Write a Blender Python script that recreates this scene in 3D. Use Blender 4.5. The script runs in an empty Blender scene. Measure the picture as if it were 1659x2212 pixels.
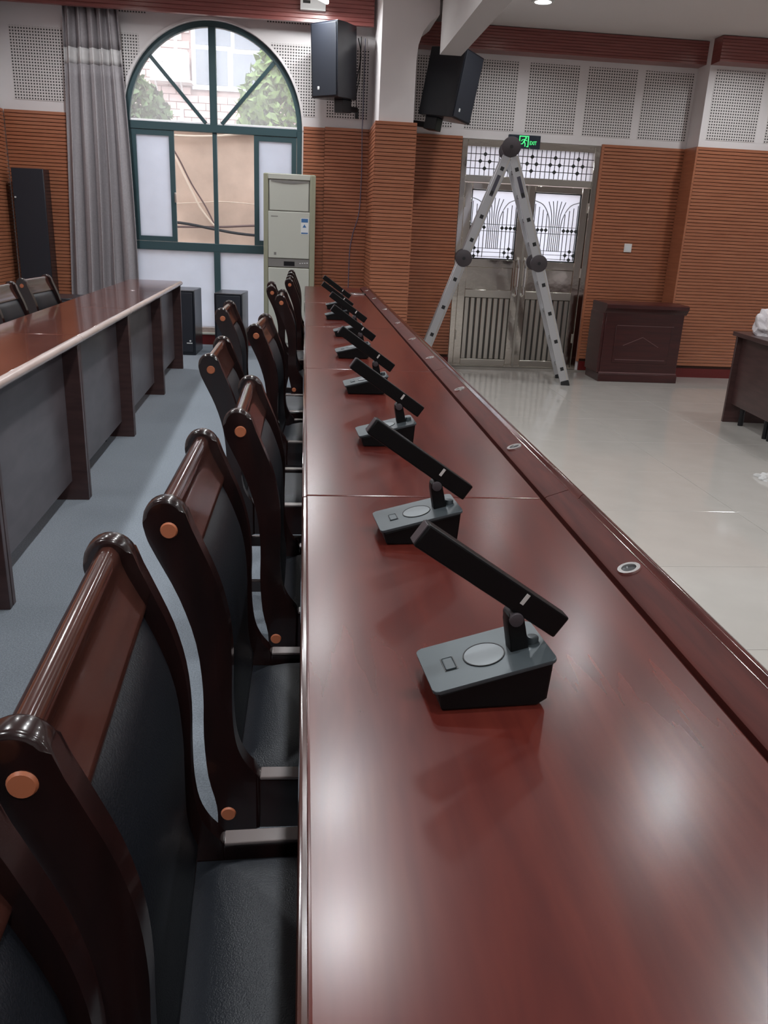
import bpy, bmesh, math, random
from mathutils import Vector, Matrix
random.seed(7)
S = bpy.context.scene
C = S.collection
PI = math.pi

# ------------------------------------------------------------------ camera, world, exposure
cam_d = bpy.data.cameras.new('camera'); cam = bpy.data.objects.new('camera', cam_d); C.objects.link(cam)
cam_d.sensor_fit = 'VERTICAL'; cam_d.sensor_height = 36.0; cam_d.lens = 1760.0 / 2212.0 * 36.0
cam_d.clip_start = 0.02; cam_d.clip_end = 300
R = ((0.99485536, 0.01199561, 0.1005928), (-0.09101477, -0.33021548, 0.93950734), (0.04448726, -0.94382935, -0.32742486))
cam.matrix_world = Matrix(((R[0][0], -R[0][1], -R[0][2], 0), (R[1][0], -R[1][1], -R[1][2], 0), (R[2][0], -R[2][1], -R[2][2], 1.435), (0, 0, 0, 1)))
S.camera = cam
S.view_settings.view_transform = 'Standard'; S.view_settings.look = 'None'
S.view_settings.gamma = 1.0; S.view_settings.use_curve_mapping = False
S.view_settings.exposure = 0.0
W = bpy.data.worlds.new('world'); S.world = W; W.use_nodes = True
bg = W.node_tree.nodes['Background']; bg.inputs[0].default_value = (0.86, 0.93, 1.0, 1); bg.inputs[1].default_value = 4.6

sun_d = bpy.data.lights.new('sun', 'SUN'); sun_d.energy = 1.5; sun_d.angle = math.radians(3); sun_d.color = (1, .96, .88)
sun = bpy.data.objects.new('sun', sun_d); C.objects.link(sun); sun.rotation_euler = (math.radians(50), 0, math.radians(-14)); sun.location = (0, -8, 14)
FZ = 0.155      # carpeted stage level above the tiles
T = 0.925       # table top level
WY = 9.22       # far wall
LAMP_W = 12.5

# ------------------------------------------------------------------ helpers
def new_mesh(name, bm, mat, smooth=35):
    bmesh.ops.recalc_face_normals(bm, faces=bm.faces)
    lay = bm.faces.layers.int.get('flat'); flat = [bool(lay and f[lay]) for f in bm.faces]
    me = bpy.data.meshes.new(name); bm.to_mesh(me); bm.free()
    if smooth:
        me.shade_smooth(); me.set_sharp_from_angle(angle=math.radians(smooth))
        for p, fl_ in zip(me.polygons, flat):
            if fl_: p.use_smooth = False
    if mat: me.materials.append(mat)
    return me
def obj(name, bm, mat, parent=None, loc=(0, 0, 0), rot=(0, 0, 0), smooth=35):
    o = bpy.data.objects.new(name, bm if isinstance(bm, bpy.types.Mesh) else new_mesh(name, bm, mat, smooth))
    C.objects.link(o); o.parent = parent; o.location = loc; o.rotation_euler = rot
    return o
def tag(o, label, cat, group=None, kind=None):
    if label: o['label'] = label
    if cat: o['category'] = cat
    if group: o['group'] = group
    if kind: o['kind'] = kind
    return o
def thing(name, label, cat, loc=(0, 0, 0), rotz=0, group=None):
    o = bpy.data.objects.new(name, None); C.objects.link(o); o.empty_display_size = .1
    o.location = loc; o.rotation_euler = (0, 0, rotz)
    return tag(o, label, cat, group)
def struct(name, bm, mat, parent=None, **k):
    o = obj(name, bm, mat, parent, **k)
    if parent is None: o['kind'] = 'structure'
    return o
def dup(o, parent=None):
    c = o.copy(); C.objects.link(c); c.parent = parent
    for ch in list(o.children): dup(ch, c)
    return c
def mark_flat(bm, faces):
    fs = list(faces); idx = [f.index for f in fs]
    lay = bm.faces.layers.int.get('flat')
    if lay is None:
        bm.faces.index_update(); idx = [f.index for f in fs]
        lay = bm.faces.layers.int.new('flat'); bm.faces.ensure_lookup_table(); fs = [bm.faces[i] for i in idx]
    for f in fs: f[lay] = 1
def box(x0, x1, y0, y1, z0, z1, bev=0.0, seg=2, bm=None):
    own = bm is None
    if own: bm = bmesh.new()
    r = bmesh.ops.create_cube(bm, size=1.0)
    vs = r['verts']
    for v in vs:
        v.co = Vector((x0 + (v.co.x + .5) * (x1 - x0), y0 + (v.co.y + .5) * (y1 - y0), z0 + (v.co.z + .5) * (z1 - z0)))
    if bev:
        es = list({e for v in vs for e in v.link_edges})
        pre = set(bm.faces) - {f for v in vs for f in v.link_faces}
        res = set(bmesh.ops.bevel(bm, geom=es, offset=bev, segments=seg, profile=.5, affect='EDGES')['faces'])
        mark_flat(bm, [f for f in bm.faces if f not in res and f not in pre])
    return bm
def prism(pts, d0, d1, axis='y', bev=0.0, seg=2, bm=None):
    """extrude 2D polygon. axis y: pts=(x,z); axis x: pts=(y,z); axis z: pts=(x,y)"""
    if bm is None: bm = bmesh.new()
    def P(a, b, d): return {'y': (a, d, b), 'x': (d, a, b), 'z': (a, b, d)}[axis]
    lo = [bm.verts.new(P(a, b, d0)) for a, b in pts]; hi = [bm.verts.new(P(a, b, d1)) for a, b in pts]
    n = len(pts); f1 = bm.faces.new(lo); f2 = bm.faces.new(hi)
    for i in range(n): bm.faces.new((lo[i], lo[(i + 1) % n], hi[(i + 1) % n], hi[i]))
    if bev:
        es = list(set(list(f1.edges) + list(f2.edges)))
        bmesh.ops.bevel(bm, geom=es, offset=bev, segments=seg, profile=.5, affect='EDGES')
        bm.normal_update(); k = {'y': 1, 'x': 0, 'z': 2}[axis]
        mark_flat(bm, [f for f in bm.faces if abs(f.normal[k]) > .9999])
    return bm
def cyl(c, r, d0, d1, axis='z', n=24, bm=None, r2=None, bev=0.0):
    if bm is None: bm = bmesh.new()
    r2 = r if r2 is None else r2
    def P(a, b, d): return {'y': (c[0] + a, d, c[1] + b), 'x': (d, c[0] + a, c[1] + b), 'z': (c[0] + a, c[1] + b, d)}[axis]
    A = [bm.verts.new(P(r * math.cos(2 * PI * i / n), r * math.sin(2 * PI * i / n), d0)) for i in range(n)]
    B = [bm.verts.new(P(r2 * math.cos(2 * PI * i / n), r2 * math.sin(2 * PI * i / n), d1)) for i in range(n)]
    f1 = bm.faces.new(A); f2 = bm.faces.new(B)
    for i in range(n): bm.faces.new((A[i], A[(i + 1) % n], B[(i + 1) % n], B[i]))
    if bev: bmesh.ops.bevel(bm, geom=list(set(list(f1.edges) + list(f2.edges))), offset=bev, segments=2, profile=.5, affect='EDGES')
    return bm
def ring(c, r0, r1, d0, d1, axis='z', n=28, bm=None):
    if bm is None: bm = bmesh.new()
    def P(r, t, d):
        a, b = r * math.cos(t), r * math.sin(t)
        return {'y': (c[0] + a, d, c[1] + b), 'x': (d, c[0] + a, c[1] + b), 'z': (c[0] + a, c[1] + b, d)}[axis]
    L = [[bm.verts.new(P(r, 2 * PI * i / n, d)) for i in range(n)] for r, d in ((r0, d0), (r1, d0), (r1 * .93 + r0 * .07, d1), (r0 * .93 + r1 * .07, d1))]
    for k in range(4):
        A, B = L[k], L[(k + 1) % 4]
        for i in range(n): bm.faces.new((A[i], A[(i + 1) % n], B[(i + 1) % n], B[i]))
    return bm
def tube(pts, r, n=8, bm=None):
    if bm is None: bm = bmesh.new()
    pts = [Vector(p) for p in pts]; rings = []
    up = Vector((0, 0, 1))
    for i, p in enumerate(pts):
        d = (pts[min(i + 1, len(pts) - 1)] - pts[max(i - 1, 0)]).normalized()
        u = up if abs(d.z) < .9 else Vector((1, 0, 0))
        a = d.cross(u).normalized(); b = d.cross(a)
        rings.append([bm.verts.new(p + (a * math.cos(2 * PI * k / n) + b * math.sin(2 * PI * k / n)) * r) for k in range(n)])
    for A, B in zip(rings, rings[1:]):
        for k in range(n): bm.faces.new((A[k], A[(k + 1) % n], B[(k + 1) % n], B[k]))
    bm.faces.new(rings[0]); bm.faces.new(rings[-1])
    return bm
def bar(p, q, w, d, ay=(0, 1, 0), bm=None, bev=0):
    """rectangular bar from p to q; w across in plane normal to ay, d along ay"""
    if bm is None: bm = bmesh.new()
    p, q, ay = Vector(p), Vector(q), Vector(ay); l = (q - p).normalized(); s = l.cross(ay).normalized()
    V = [bm.verts.new(e + s * (i * w / 2) + ay * (j * d / 2)) for e in (p, q) for i, j in ((-1, -1), (1, -1), (1, 1), (-1, 1))]
    F = [(0, 1, 2, 3), (4, 5, 6, 7), (0, 1, 5, 4), (1, 2, 6, 5), (2, 3, 7, 6), (3, 0, 4, 7)]
    fs = [bm.faces.new([V[i] for i in f]) for f in F]
    if bev:
        pre = set(bm.faces) - set(fs)
        res = set(bmesh.ops.bevel(bm, geom=list({e for f in fs for e in f.edges}), offset=bev, segments=2, profile=.5, affect='EDGES')['faces'])
        mark_flat(bm, [f for f in bm.faces if f not in res and f not in pre])
    return bm
def spline(pts, n=6):
    out = []; P = [pts[0]] + list(pts) + [pts[-1]]
    for i in range(1, len(P) - 2):
        p0, p1, p2, p3 = [Vector(p) for p in P[i - 1:i + 3]]
        for k in range(n):
            t = k / n
            out.append(tuple(.5 * ((2 * p1) + (p2 - p0) * t + (2 * p0 - 5 * p1 + 4 * p2 - p3) * t * t + (3 * p1 - p0 - 3 * p2 + p3) * t ** 3)))
    out.append(tuple(pts[-1])); return out

# ------------------------------------------------------------------ materials
def mat(name, col, rough=.5, metal=0, coat=0, spec=.5, emit=None, estr=0, noise=0, nscale=20, bump=0, bscale=200, coat_rough=.08):
    m = bpy.data.materials.new(name); m.use_nodes = True; nt = m.node_tree; b = nt.nodes['Principled BSDF']
    b.inputs['Base Color'].default_value = (*col, 1); b.inputs['Roughness'].default_value = rough; b.inputs['Metallic'].default_value = metal
    b.inputs['Coat Weight'].default_value = coat; b.inputs['Coat Roughness'].default_value = coat_rough; b.inputs['Specular IOR Level'].default_value = spec
    if emit: b.inputs['Emission Color'].default_value = (*emit, 1); b.inputs['Emission Strength'].default_value = estr
    tc = None
    if noise or bump:
        tc = nt.nodes.new('ShaderNodeTexCoord')
    if noise:
        t = nt.nodes.new('ShaderNodeTexNoise'); t.inputs['Scale'].default_value = nscale; t.inputs['Detail'].default_value = 5
        nt.links.new(tc.outputs['Object'], t.inputs['Vector'])
        r = nt.nodes.new('ShaderNodeValToRGB')
        r.color_ramp.elements[0].position = .3; r.color_ramp.elements[1].position = .7
        r.color_ramp.elements[0].color = (*[c * (1 - noise) for c in col], 1); r.color_ramp.elements[1].color = (*[min(1, c * (1 + noise)) for c in col], 1)
        nt.links.new(t.outputs['Fac'], r.inputs['Fac']); nt.links.new(r.outputs['Color'], b.inputs['Base Color'])
    if bump:
        t = nt.nodes.new('ShaderNodeTexNoise'); t.inputs['Scale'].default_value = bscale; t.inputs['Detail'].default_value = 3
        nt.links.new(tc.outputs['Object'], t.inputs['Vector'])
        u = nt.nodes.new('ShaderNodeBump'); u.inputs['Strength'].default_value = bump; u.inputs['Distance'].default_value = .002
        nt.links.new(t.outputs['Fac'], u.inputs['Height']); nt.links.new(u.outputs['Normal'], b.inputs['Normal'])
    return m
def wood(name, c1, c2, stretch=(40, 2, 40), rough=.3, coat=0, coat_rough=.1, bump=.02, spec=.5, rvar=0, scuff=0):
    m = bpy.data.materials.new(name); m.use_nodes = True; nt = m.node_tree; b = nt.nodes['Principled BSDF']; N = nt.nodes.new; L = nt.links.new
    tc = N('ShaderNodeTexCoord'); mp = N('ShaderNodeMapping'); mp.inputs['Scale'].default_value = stretch
    oi = N('ShaderNodeObjectInfo'); va = N('ShaderNodeVectorMath'); va.operation = 'ADD'
    mul = N('ShaderNodeMath'); mul.operation = 'MULTIPLY'; mul.inputs[1].default_value = 37.0
    L(oi.outputs['Random'], mul.inputs[0]); L(tc.outputs['Object'], mp.inputs['Vector']); L(mp.outputs['Vector'], va.inputs[0]); L(mul.outputs[0], va.inputs[1])
    n = N('ShaderNodeTexNoise'); n.inputs['Scale'].default_value = 1.0; n.inputs['Detail'].default_value = 3; n.inputs['Roughness'].default_value = .55; n.inputs['Distortion'].default_value = .4
    L(va.outputs[0], n.inputs['Vector'])
    r = N('ShaderNodeValToRGB'); r.color_ramp.elements[0].position = .32; r.color_ramp.elements[1].position = .68
    r.color_ramp.elements[0].color = (*c1, 1); r.color_ramp.elements[1].color = (*c2, 1)
    L(n.outputs['Fac'], r.inputs['Fac']); L(r.outputs['Color'], b.inputs['Base Color'])
    b.inputs['Roughness'].default_value = rough; b.inputs['Coat Weight'].default_value = coat; b.inputs['Coat Roughness'].default_value = coat_rough; b.inputs['Specular IOR Level'].default_value = spec
    if bump:
        u = N('ShaderNodeBump'); u.inputs['Strength'].default_value = bump; u.inputs['Distance'].default_value = .001
        L(n.outputs['Fac'], u.inputs['Height']); L(u.outputs['Normal'], b.inputs['Normal'])
    if scuff:
        n2 = N('ShaderNodeTexNoise'); n2.inputs['Scale'].default_value = 9; n2.inputs['Detail'].default_value = 8; L(tc.outputs['Object'], n2.inputs['Vector'])
        mr = N('ShaderNodeMapRange'); mr.inputs['From Min'].default_value = .35; mr.inputs['From Max'].default_value = .7
        mr.inputs['To Min'].default_value = max(.02, rough - scuff); mr.inputs['To Max'].default_value = rough + scuff
        L(n2.outputs['Fac'], mr.inputs['Value']); L(mr.outputs[0], b.inputs['Roughness'])
    return m
def frosted(name, col, transl=.7, trans=0.0):
    m = bpy.data.materials.new(name); m.use_nodes = True; nt = m.node_tree; N = nt.nodes.new; L = nt.links.new
    nt.nodes.remove(nt.nodes['Principled BSDF']); out = nt.nodes['Material Output']
    tc = N('ShaderNodeTexCoord'); n = N('ShaderNodeTexNoise'); n.inputs['Scale'].default_value = 6; n.inputs['Detail'].default_value = 6; L(tc.outputs['Object'], n.inputs['Vector'])
    r = N('ShaderNodeValToRGB'); r.color_ramp.elements[0].color = (*[c * .88 for c in col], 1); r.color_ramp.elements[1].color = (*col, 1); L(n.outputs['Fac'], r.inputs['Fac'])
    d = N('ShaderNodeBsdfDiffuse'); t = N('ShaderNodeBsdfTranslucent'); L(r.outputs['Color'], d.inputs['Color']); L(r.outputs['Color'], t.inputs['Color'])
    mx = N('ShaderNodeMixShader'); mx.inputs[0].default_value = transl; L(d.outputs[0], mx.inputs[1]); L(t.outputs[0], mx.inputs[2])
    g = N('ShaderNodeBsdfGlossy'); g.inputs['Roughness'].default_value = .15
    m2 = N('ShaderNodeMixShader'); m2.inputs[0].default_value = .05; L(mx.outputs[0], m2.inputs[1]); L(g.outputs[0], m2.inputs[2])
    last = m2
    if trans:
        tr = N('ShaderNodeBsdfTransparent'); m3 = N('ShaderNodeMixShader'); m3.inputs[0].default_value = trans; L(last.outputs[0], m3.inputs[1]); L(tr.outputs[0], m3.inputs[2]); last = m3
    L(last.outputs[0], out.inputs['Surface'])
    return m
def perforated(name, col, pitch, rad):
    m = bpy.data.materials.new(name); m.use_nodes = True; nt = m.node_tree; N = nt.nodes.new; L = nt.links.new; b = nt.nodes['Principled BSDF']
    tc = N('ShaderNodeTexCoord'); s = N('ShaderNodeVectorMath'); s.operation = 'SCALE'; s.inputs['Scale'].default_value = 1 / pitch; L(tc.outputs['Object'], s.inputs[0])
    f = N('ShaderNodeVectorMath'); f.operation = 'FRACTION'; L(s.outputs[0], f.inputs[0])
    a = N('ShaderNodeVectorMath'); a.operation = 'SUBTRACT'; a.inputs[1].default_value = (.5, .5, .5); L(f.outputs[0], a.inputs[0])
    q = N('ShaderNodeVectorMath'); q.operation = 'MULTIPLY'; q.inputs[1].default_value = (1, 0, 1); L(a.outputs[0], q.inputs[0])
    ln = N('ShaderNodeVectorMath'); ln.operation = 'LENGTH'; L(q.outputs[0], ln.inputs[0])
    lt = N('ShaderNodeMath'); lt.operation = 'LESS_THAN'; lt.inputs[1].default_value = rad / pitch; L(ln.outputs['Value'], lt.inputs[0])
    mx = N('ShaderNodeMix'); mx.data_type = 'RGBA'; mx.inputs['A'].default_value = (*col, 1); mx.inputs['B'].default_value = (.05, .045, .045, 1)
    L(lt.outputs[0], mx.inputs['Factor']); L(mx.outputs['Result'], b.inputs['Base Color']); b.inputs['Roughness'].default_value = .6
    return m

M = {}
M['table'] = wood('mahogany varnish', (.058, .0088, .0068), (.088, .0145, .0098), (26, 3.0, 30), .25, .12, .18, 0, spec=.34)
M['strip'] = wood('mahogany ledge', (.042, .0075, .006), (.068, .0125, .009), (60, 5, 30), .5, .0, .2, 0, spec=.12)
M['tabledark'] = wood('dark table panel', (.042, .019, .018), (.070, .033, .031), (4, 4, 30), .34, .2, .2, .02)
M['modesty'] = wood('grey brown laminate', (.085, .072, .080), (.115, .098, .107), (4, 4, 14), .36, .15, .2, 0)
M['moulding'] = wood('dark glossy moulding', (.035, .007, .006), (.07, .013, .010), (60, 5, 60), .12, .6, .05, 0)
M['groove'] = mat('black groove', (.008, .006, .006), .5)
M['ltable'] = wood('left table varnish', (.085, .022, .015), (.13, .037, .024), (30, 3, 30), .16, .5, .06, .01)
M['ledge_pale'] = wood('pale edge wood', (.40, .31, .28), (.52, .42, .39), (30, 3, 30), .22, .3, .1, .01)  # even pale tone for left desk edge moulding and window sill
M['slat'] = wood('orange brown slat', (.35, .122, .062), (.44, .170, .090), (3, 3, 60), .33, .15, .2, 0)
M['slatback'] = mat('slat backing', (.05, .016, .009), .7)
M['band'] = wood('dark red cornice', (.20, .058, .052), (.27, .085, .076), (3, 3, 60), .3, .2, .2, 0)
M['base'] = mat('maroon skirting', (.13, .012, .012), .35)
M['white'] = mat('white plaster', (.78, .74, .74), .7, noise=.03, nscale=3)
M['ceil'] = mat('ceiling paint', (.70, .66, .64), .8)
M['beam'] = mat('beam paint', (.55, .53, .52), .8)
M['perf'] = perforated('perforated board', (.72, .68, .67), .0265, .0075)
M['tile'] = mat('beige floor tile', (.385, .362, .335), .09, spec=.5, noise=.035, nscale=5)
M['grout'] = mat('grout', (.2, .18, .16), .8)
M['carpet'] = mat('blue grey carpet', (.225, .252, .285), .95, spec=.1, noise=.24, nscale=220, bump=.9, bscale=420)
M['leather'] = mat('black leather', (.0075, .0085, .0115), .40, spec=.32, bump=.35, bscale=420)
M['seat'] = mat('black leather seat', (.016, .019, .025), .44, spec=.55, bump=.6, bscale=500)
M['frame'] = wood('dark chair wood', (.009, .0042, .0042), (.020, .0068, .0062), (20, 20, 4), .2, .35, .06, 0)
M['crest'] = wood('brown crest wood', (.036, .012, .009), (.064, .022, .016), (30, 4, 30), .14, .7, .05, 0)
M['railtop'] = mat('pale rail top', (.16, .13, .125), .2, coat=.5)  # rail cap, paler and greyer than the dark side rail below
M['copper'] = mat('copper plug', (.42, .13, .06), .45)
M['micblack'] = mat('mic black plastic', (.0035, .0033, .0036), .42, spec=.22)
M['micplate'] = mat('mic grey plate', (.058, .070, .077), .42, metal=.3)
M['micdish'] = mat('mic dish', (.15, .165, .175), .45, metal=.25)
M['micled'] = mat('mic indicator', (.55, .52, .5), .3)
M['chrome'] = mat('chrome', (.9, .9, .9), .2, metal=1)
M['steel'] = mat('polished steel', (.80, .76, .70), .12, metal=1, bump=1.0, bscale=6)
M['steeldull'] = mat('brushed steel', (.68, .65, .60), .28, metal=1)
M['steeldark'] = mat('steel groove', (.10, .095, .09), .35, metal=.8)
M['lattice'] = mat('dark lattice', (.03, .036, .036), .4)
M['lattice_lt'] = mat('etched grey line', (.25, .26, .27), .4)
M['green'] = mat('green window frame', (.042, .085, .098), .4)
M['glass'] = frosted('dusty clear glass', (.85, .86, .88), .8, .76)
M['frost'] = frosted('frosted film glass', (.80, .84, .91), .85)
M['frostdoor'] = frosted('frosted door glass', (.93, .95, 1.0), .94)
M['aluminium'] = mat('ladder aluminium', (.58, .58, .6), .32, metal=.75)
M['hinge'] = mat('ladder hinge plastic', (.05, .04, .045), .45)
M['blackplug'] = mat('black plug', (.01, .01, .011), .5)
M['warn'] = mat('ladder sticker', (.06, .055, .075), .5)
M['speaker'] = mat('black speaker', (.012, .014, .020), .27, bump=.1, bscale=300)
M['speakermesh'] = mat('speaker grille', (.014, .017, .026), .6)
M['curtain'] = mat('grey curtain cloth', (.34, .315, .33), .5, spec=.4, noise=.08, nscale=60)
M['curtain_lt'] = mat('pale curtain band', (.58, .56, .56), .5)
M['ac'] = mat('cream plastic', (.55, .56, .50), .35)
M['ac_dk'] = mat('khaki plastic', (.33, .33, .24), .4)
M['ac_grey'] = mat('grey strip', (.22, .21, .20), .35)
M['black'] = mat('black', (.006, .006, .008), .3)
M['lightgrey'] = mat('light grey mark', (.7, .7, .7), .5)
M['blue'] = mat('label blue', (.05, .16, .38), .5)
M['paper'] = mat('white label', (.75, .77, .78), .5)
M['exit'] = mat('exit sign body', (.025, .035, .05), .3)
M['exitgreen'] = mat('lit green', (.05, .6, .2), .5, emit=(.08, 1, .25), estr=1.1)
M['lectern'] = wood('lectern wood', (.036, .0075, .0078), (.058, .012, .0115), (3, 3, 40), .34, .25, .15, 0)
M['lecline'] = mat('lectern inlay', (.14, .07, .07), .35)
M['bag'] = mat('white plastic bag', (.62, .58, .60), .35)
M['film'] = frosted('clear plastic scrap', (.9, .9, .9), .4, .5)
M['switch'] = mat('switch plate', (.75, .72, .70), .35)
M['cable'] = mat('grey blue cable', (.16, .16, .24), .5)
M['cableblk'] = mat('black cable', (.015, .015, .018), .5)
M['lamp'] = mat('lamp lens', (1, 1, 1), .5, emit=(1, .97, .92), estr=14)
M['lamprim'] = mat('lamp rim', (.75, .75, .73), .35)
M['plaster'] = mat('stained outdoor plaster', (.56, .415, .33), .9, noise=.2, nscale=2.2, bump=.5, bscale=30)
M['concrete'] = mat('concrete ledge', (.45, .43, .42), .9, noise=.15, nscale=6)
M['brick'] = mat('pink facade brick', (.74, .55, .52), .8)
M['mortar'] = mat('mortar', (.42, .32, .30), .9)
M['bframe'] = mat('white window frame', (.8, .82, .88), .5)
M['bglass'] = mat('blue grey pane', (.26, .28, .32), .3)
M['leaf'] = mat('leaf green', (.16, .25, .07), .5, noise=.6, nscale=9)
M['leaf2'] = mat('leaf green dark', (.08, .14, .05), .5, noise=.6, nscale=9)
M['pipe'] = mat('cream pipe', (.62, .50, .40), .6)
M['pipe2'] = mat('brown pipe', (.14, .09, .085), .6)
M['outac'] = mat('outdoor unit white', (.78, .76, .76), .5)
M['stem'] = mat('brown stem', (.12, .08, .05), .8)

# ------------------------------------------------------------------ structure
CX, AR, AZ, AH = -.935, .895, 2.35, .945      # arch centre, half width, springing, rise
def arch(x):
    t = (x - CX) / AR
    return AZ + AH * math.sqrt(max(0, 1 - t * t)) if abs(t) < 1 else None
CZ = 3.60
CR = 3.385
XL, XR, YB = -3.0, 8.0, -5.0
DX0, DX1, DZ = 1.63, 3.125, 2.375
def wall_quads(bm, x0, x1, z0, z1, y0, y1):
    box(x0, x1, y0, y1, z0, z1, bm=bm)
# floor
fl = struct('floor', box(XL, XR, YB, WY + .3, -.12, -.004), M['grout'])
me = new_mesh('floor_tile', box(.0015, .7985, .0015, .7985, -.01, 0, .0012, 1), M['tile'], 0)
for i in range(0, 9):
    for j in range(-4, 10):
        x, y = .87 + .8 * i - .8, 2.59 + .8 * (j - 1)
        if x > XR - .8 or y < YB or y + .8 > 9.9: continue
        if y + .8 > WY + .2: continue
        obj('floor_tile', me, None, fl, (x, y, 0))
stage = struct('floor_stage', box(XL, .605, YB, WY, -.003, FZ, .004, 1), M['carpet'])
ce = struct('ceiling', box(XL - .2, XR + .2, YB - .2, WY + .25, CZ, CZ + .15), M['ceil'])
struct('ceiling_hall', box(1.386, XR, YB, WY - .001, CR, CZ - .001), M['ceil'])

# far wall: white plaster core with arch and door openings
bm = bmesh.new(); YA, YZ = WY, WY + .24
wall_quads(bm, XL - .2, CX - AR, -.1, CZ, YA, YZ)
wall_quads(bm, CX + AR, DX0, -.1, CZ, YA, YZ)
wall_quads(bm, DX0, DX1, DZ, CZ, YA, YZ)
wall_quads(bm, DX1, XR, -.1, CZ, YA, YZ)
wall_quads(bm, CX - AR, CX + AR, -.1, .275, YA, YZ)
n = 40; xs = [CX - AR * math.cos(PI * i / n) for i in range(n + 1)]
for a, b in zip(xs, xs[1:]):
    za, zb = arch(max(a, CX - AR + 1e-6)) or AZ, arch(min(b, CX + AR - 1e-6)) or AZ
    v = [bm.verts.new(p) for p in ((a, YA, za), (b, YA, zb), (b, YA, CZ), (a, YA, CZ), (a, YZ, za), (b, YZ, zb), (b, YZ, CZ), (a, YZ, CZ))]
    for f in ((0, 1, 2, 3), (4, 5, 6, 7), (0, 1, 5, 4), (3, 2, 6, 7)): bm.faces.new([v[i] for i in f])
wall = struct('wall_far', bm, M['white'], smooth=0)
# projecting bay on the right of the door
bay = struct('wall_bay', box(4.06, XR, 8.93, WY - .002, 0, CZ), M['white'], smooth=0)
wl = struct('wall_left', box(XL - .2, XL, YB, WY - .002, 0, CZ), M['white'], smooth=0)
struct('wall_right', box(XR, XR + .2, YB, WY + .2, -.1, CZ), M['white'], smooth=0)
struct('wall_back', box(XL - .2, XR + .2, YB - .2, YB, -.1, CZ), M['white'], smooth=0)

PITCH, SZ = .0338, 2.39
def slats(parent, x0, x1, yf, z0, z1, axis='x', depth=.022):
    """horizontal slats from z0 to z1, front faces at yf; one mesh shared by all of a field"""
    L_ = x1 - x0; h = PITCH - .0052
    if axis == 'x': me = new_mesh('wood_slat', box(0, L_, 0, depth - .006, -h, 0, .0016, 1), M['slat'], 0)
    else: me = new_mesh('wood_slat', box(-(depth - .006), 0, 0, L_, -h, 0, .0016, 1), M['slat'], 0)
    k = 0
    while z1 - k * PITCH - PITCH > z0:
        z = z1 - k * PITCH
        obj('wood_slat', me, None, parent, (x0, yf, z) if axis == 'x' else (yf, x0, z)); k += 1
    b = box(x0, x1, yf + depth - .006, yf + depth + .004, z0, z1 - .002) if axis == 'x' else box(yf - depth - .004, yf - depth + .006, x0, x1, z0, z1 - .002)
    obj('slat_backing', b, M['slatback'], parent, smooth=0)
    if z0 > .0:
        b = box(x0, x1, yf - .004, yf + depth, z0 - .1, z0) if axis == 'x' else box(yf - depth, yf + .004, x0, x1, z0 - .1, z0)
        obj('skirting', b, M['base'], parent, smooth=0)
D = .026
slats(wall, XL + .03, CX - AR - .012, WY - D, FZ + .1, SZ)
slats(wall, CX + AR + .012, .19, WY - D, FZ + .1, SZ)
slats(wall, .19, .652, WY - D - .03, FZ + .1, SZ + .006)
slats(wall, 1.022, DX0 - .004, WY - D, .1, SZ)
slats(wall, DX1 + .03, 4.058, WY - D, .1, SZ)
slats(bay, 4.06, 6.4, 8.93 - D, .1, SZ)
obj('slat_return', box(4.04, 4.06, 8.905, WY - D, .1, SZ), M['slat'], bay)
obj('door_reveal', box(DX1 + .004, DX1 + .03, WY - D, WY + .02, .1, SZ), M['slat'], wall)
slats(wl, 3.0, WY - .03, XL + D, FZ + .1, SZ, axis='y')
# wood cornice, ridged
def cornice(name, x0, x1, yf, yb, z0, z1, n):
    p = []; h = (z1 - z0) / n
    for k in range(n): p += [(yf, z0 + k * h + .004), (yf, z0 + (k + 1) * h - .003), (yf + .006, z0 + (k + 1) * h - .001)]
    p += [(yb, z1), (yb, z0)]
    o = struct(name, prism(p, x0, x1, 'x'), M['band'], smooth=0); return o
cornice('trim_1', XL, .64, 8.97, 9.0, 3.278, CZ - .001, 9)
cornice('trim_2', 1.023, 4.06, 9.03, WY - .001, 3.165, CR - .004, 8)
cornice('trim_3', 4.06, XR, 8.74, 8.929, 3.150, CR - .004, 8)
# perforated boards
def perf(parent, x0, x1, z0, z1, yf):
    bm = bmesh.new(); N_ = 14
    for i in range(N_):
        a, b = x0 + (x1 - x0) * i / N_, x0 + (x1 - x0) * (i + 1) / N_
        la = [max(z0, (arch(t) or 0) + .035) for t in (a, b)] if parent is wall else [z0, z0]
        if max(la) >= z1: continue
        pa = [(a, la[0]), (b, la[1]), (b, z1), (a, z1)]
        prism([(p[0] - x0, p[1] - z0) for p in pa], 0, .004, 'y', bm=bm)
    obj('perforated_board', bm, M['perf'], parent, (x0, yf - .004, z0), smooth=0)
for x in (1.03, 1.63, 2.275, 2.895, 3.505): perf(wall, x, x + .53 if x > 1.1 else x + .47, 2.462, 3.112, WY)
for x in (4.13, 4.76, 5.4): perf(bay, x, x + .535, 2.462, 3.112, 8.93)
for x, w in ((-2.86, .53), (-2.02, .38), (-.36, .45), (.20, .42)): perf(wall, x, x + w, 2.486, 3.13, WY)
for x, w in ((-1.98, .42), (-.9, .36), (-.4, .45)):
    perf(wall, x, x + w, 3.30 if x < -1.5 or x > -.5 else 3.325, 3.36, WY)

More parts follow.
